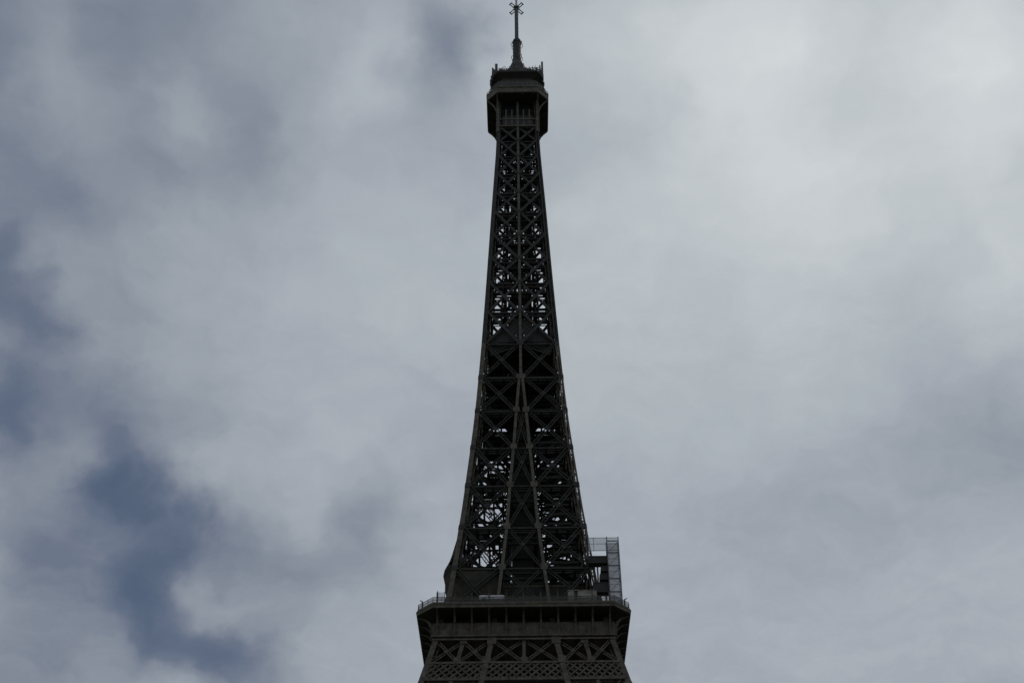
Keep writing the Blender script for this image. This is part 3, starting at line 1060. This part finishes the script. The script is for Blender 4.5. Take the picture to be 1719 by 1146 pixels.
tag(sc_t, 'grey netted scaffold tower standing on the gallery at the right corner', 'scaffold')
for x in (sx0, sx1):
    for y in (sy0, sy1):
        b = MB()
        b.tube([(x, y, FZ), (x, y, top)], .09, 8)
        rel(b, 'pole', STEEL, sc_t, sc_t)
for z in (117.3, 120.1, 122.9, 125.7, 128.3):
    b = MB()
    for y in (sy0, sy1):
        b.tube([(sx0, y, z), (sx1, y, z)], .05, 6)
    for x in (sx0, sx1):
        b.tube([(x, sy0, z), (x, sy1, z)], .05, 6)
    b.bar((sx0, sy0, z), (sx1, sy0, z + 2.6 if z < 127 else z), .05, .05)
    b.box(((sx0 + sx1) / 2, sy0 + .05, z + .12), sx1 - sx0, .05, .16)
    rel(b, 'ledger', STEEL, sc_t, sc_t)
b = MB()
for (xa, ya, xb, yb) in ((sx0 + .1, sy0 + .16, sx1 - .1, sy0 + .16), (sx1 - .14, sy0 + .1, sx1 - .14, sy1), (sx0, sy1 + .1, sx1, sy1 + .1)):
    m = 24
    n0 = len(b.v)
    for i in range(m + 1):
        z = FZ + .2 + (128.0 - FZ - .2) * i / m
        for t in range(7):
            w = .05 * math.sin(i * 1.9 + t * 1.3)
            x, y = xa + (xb - xa) * t / 6, ya + (yb - ya) * t / 6
            b.v.append((x + (w if xa == xb else 0), y + (w if ya == yb else 0), z))
    for i in range(m):
        for t in range(6):
            q = n0 + i * 7 + t
            b.f.append((q, q + 1, q + 8, q + 7))
rel(b, 'netting', NET, sc_t, sc_t)
# clear hoarding on the top landing, reaching back to the tower leg
b = MB()
for x in (12.75, 13.75, sx0):
    b.bar((x, sy0 + .3, 126.3), (x, sy0 + .3, top), .12, .12, (0, 1, 0))
for z in (126.4, 127.9, 129.25):
    b.bar((12.7, sy0 + .3, z), (sx1, sy0 + .3, z), .08, .08, (0, 1, 0))
rel(b, 'hoarding_frame', STEEL, sc_t, sc_t)
b = MB()
b.box(((12.75 + sx1) / 2, sy0 + .22, 127.8), sx1 - 12.75, .02, 2.9)
rel(b, 'hoarding', NET_PALE, sc_t, sc_t)
# walkways between the leg and the scaffold
for z, x0, th in ((124.6, 12.6, 1.35), (122.6, 14.9, .9), (120.9, 14.6, 1.1), (118.6, 13.2, 1.9)):
    b = MB()
    b.box(((x0 + sx0) / 2, -16.9, z), sx0 - x0, 1.7, th)
    b.bar((x0 + .1, -16.9, z + th / 2 + .08), (sx0, -16.9, z + th / 2 + .08), 1.8, .2)
    rel(b, 'walkway', IRON_DARK, sc_t, sc_t)
for x in (14.35, 15.75):
    b = MB()
    b.bar((x, -16.6, FZ), (x, -16.6, 125.0), .3, .3, (0, 1, 0))
    rel(b, 'strut', STEEL, sc_t, sc_t)

# dark sheeting wrapped round the left corner of the tower just above the gallery
tp = MB()
prof_t = [(114.7, .25, .35), (116.5, .3, .4), (118.2, .1, .35), (120.0, .05, .3), (121.4, .35, .3), (122.3, 1.0, .25), (123.4, 1.35, .2), (124.8, 1.4, .2), (125.8, 1.15, .2), (126.2, 1.02, .2), (127.0, .75, .15),
          (128.4, .4, .1), (130.0, .22, .08), (132.5, .12, .05)]
rows = []
for h_, o, fo in prof_t:
    a = H(h_)
    xl = -a - o
    row = []
    yb = -a + 12.5
    frac = 1.0 if h_ < 125 else (.96 if h_ < 126 else .12)
    for t in range(9):
        row.append((xl + .10 * math.sin(t * 1.7 + h_), yb + (-a - .05 - yb) * t / 8, h_))
    for t in range(1, 9):
        xx = xl + (o + (a - G(h_) - .4) * frac) * t / 8
        row.append((xx, -a + (0.0 if t < 2 else .75) + .06 * math.sin(t * 2.1 + h_ * .8), h_))
    rows.append(row)
n0 = len(rows[0])
inner = []
for row in rows:
    cx, cy = -8.0, -8.0
    inner.append([(x + .08 * (1 if x < cx else 0), y + .08, z) for x, y, z in row])
tp.rings([r_ + i_[::-1] for r_, i_ in zip(rows, inner)])
o = tp.build('tarpaulin', TARP)
tag(o, 'dark brown sheeting wrapped bulging round the left corner of the tower above the gallery', 'tarpaulin')

# white low kiosk and cream cabin behind the railing
def rounded(b, x0, x1, y0, y1, z0, z1, r_):
    pts = []
    for cx, cy, a0 in ((x1 - r_, y1 - r_, 0), (x0 + r_, y1 - r_, 90), (x0 + r_, y0 + r_, 180), (x1 - r_, y0 + r_, 270)):
        for i in range(5):
            a = R(a0 + 90 * i / 4)
            pts.append((cx + r_ * math.cos(a), cy + r_ * math.sin(a)))
    cxm, cym = (x0 + x1) / 2, (y0 + y1) / 2
    sh = lambda s, z: [(cxm + (x - cxm) * s, cym + (y - cym) * s, z) for x, y in pts]
    b.rings([sh(1, z0), sh(1, z1 - .12), sh(.985, z1 - .03), sh(.95, z1)])


k1 = empty('kiosk', (-5.95, -18.1, FZ))
tag(k1, 'low white kiosk with a flat roof behind the gallery railing', 'kiosk')
b = MB()
rounded(b, -2.1, 2.1, -.75, .75, 0, 1.15, .15)
b.build('counter', CREAM, k1)
b = MB()
rounded(b, -2.4, 2.4, -.95, .95, 1.17, 2.0, .25)
b.build('roof', WHITE, k1)
b = MB()
b.box((-1.5, -.97, 1.2), .8, .06, .4)
b.build('sign', GLASS, k1)

k2 = empty('cabin', (11.1, -17.9, FZ))
tag(k2, 'cream cabin with a rounded end and a dark doorway behind the gallery railing', 'cabin')
b = MB()
rounded(b, -2.75, -1.35, -.9, .9, 0, 2.85, .45)
rounded(b, -.95, 2.75, -.9, .9, 0, 2.85, .2)
b.build('wall', CREAM, k2)
b = MB()
b.box((-1.15, .1, 1.35), .5, 1.4, 2.7)
b.build('door', GLASS, k2)
b = MB()
b.box((.85, -.915, 1.75), 2.3, .03, .75)
b.build('window', material('cream_board', (.30, .29, .25), .6, 0, .3, 2.5), k2)
b = MB()
rounded(b, -2.85, 2.85, -1.0, 1.0, 2.88, 3.0, .4)
b.build('roof', CREAM, k2)

# clear wind screen on the left of the gallery
w = empty('wind_screen', (-15.6, -18.2, FZ))
tag(w, 'tall clear wind screen standing at the left end of the gallery railing', 'screen')
for x in (-.75, .75):
    b = MB()
    b.tube([(x, 0, 0), (x, 0, 3.2)], .06, 8)
    b.build('pole', STEEL, w)
b = MB()
b.box((0, 0, 2.25), 1.4, .03, 1.8)
b.build('pane', NET_PALE, w)
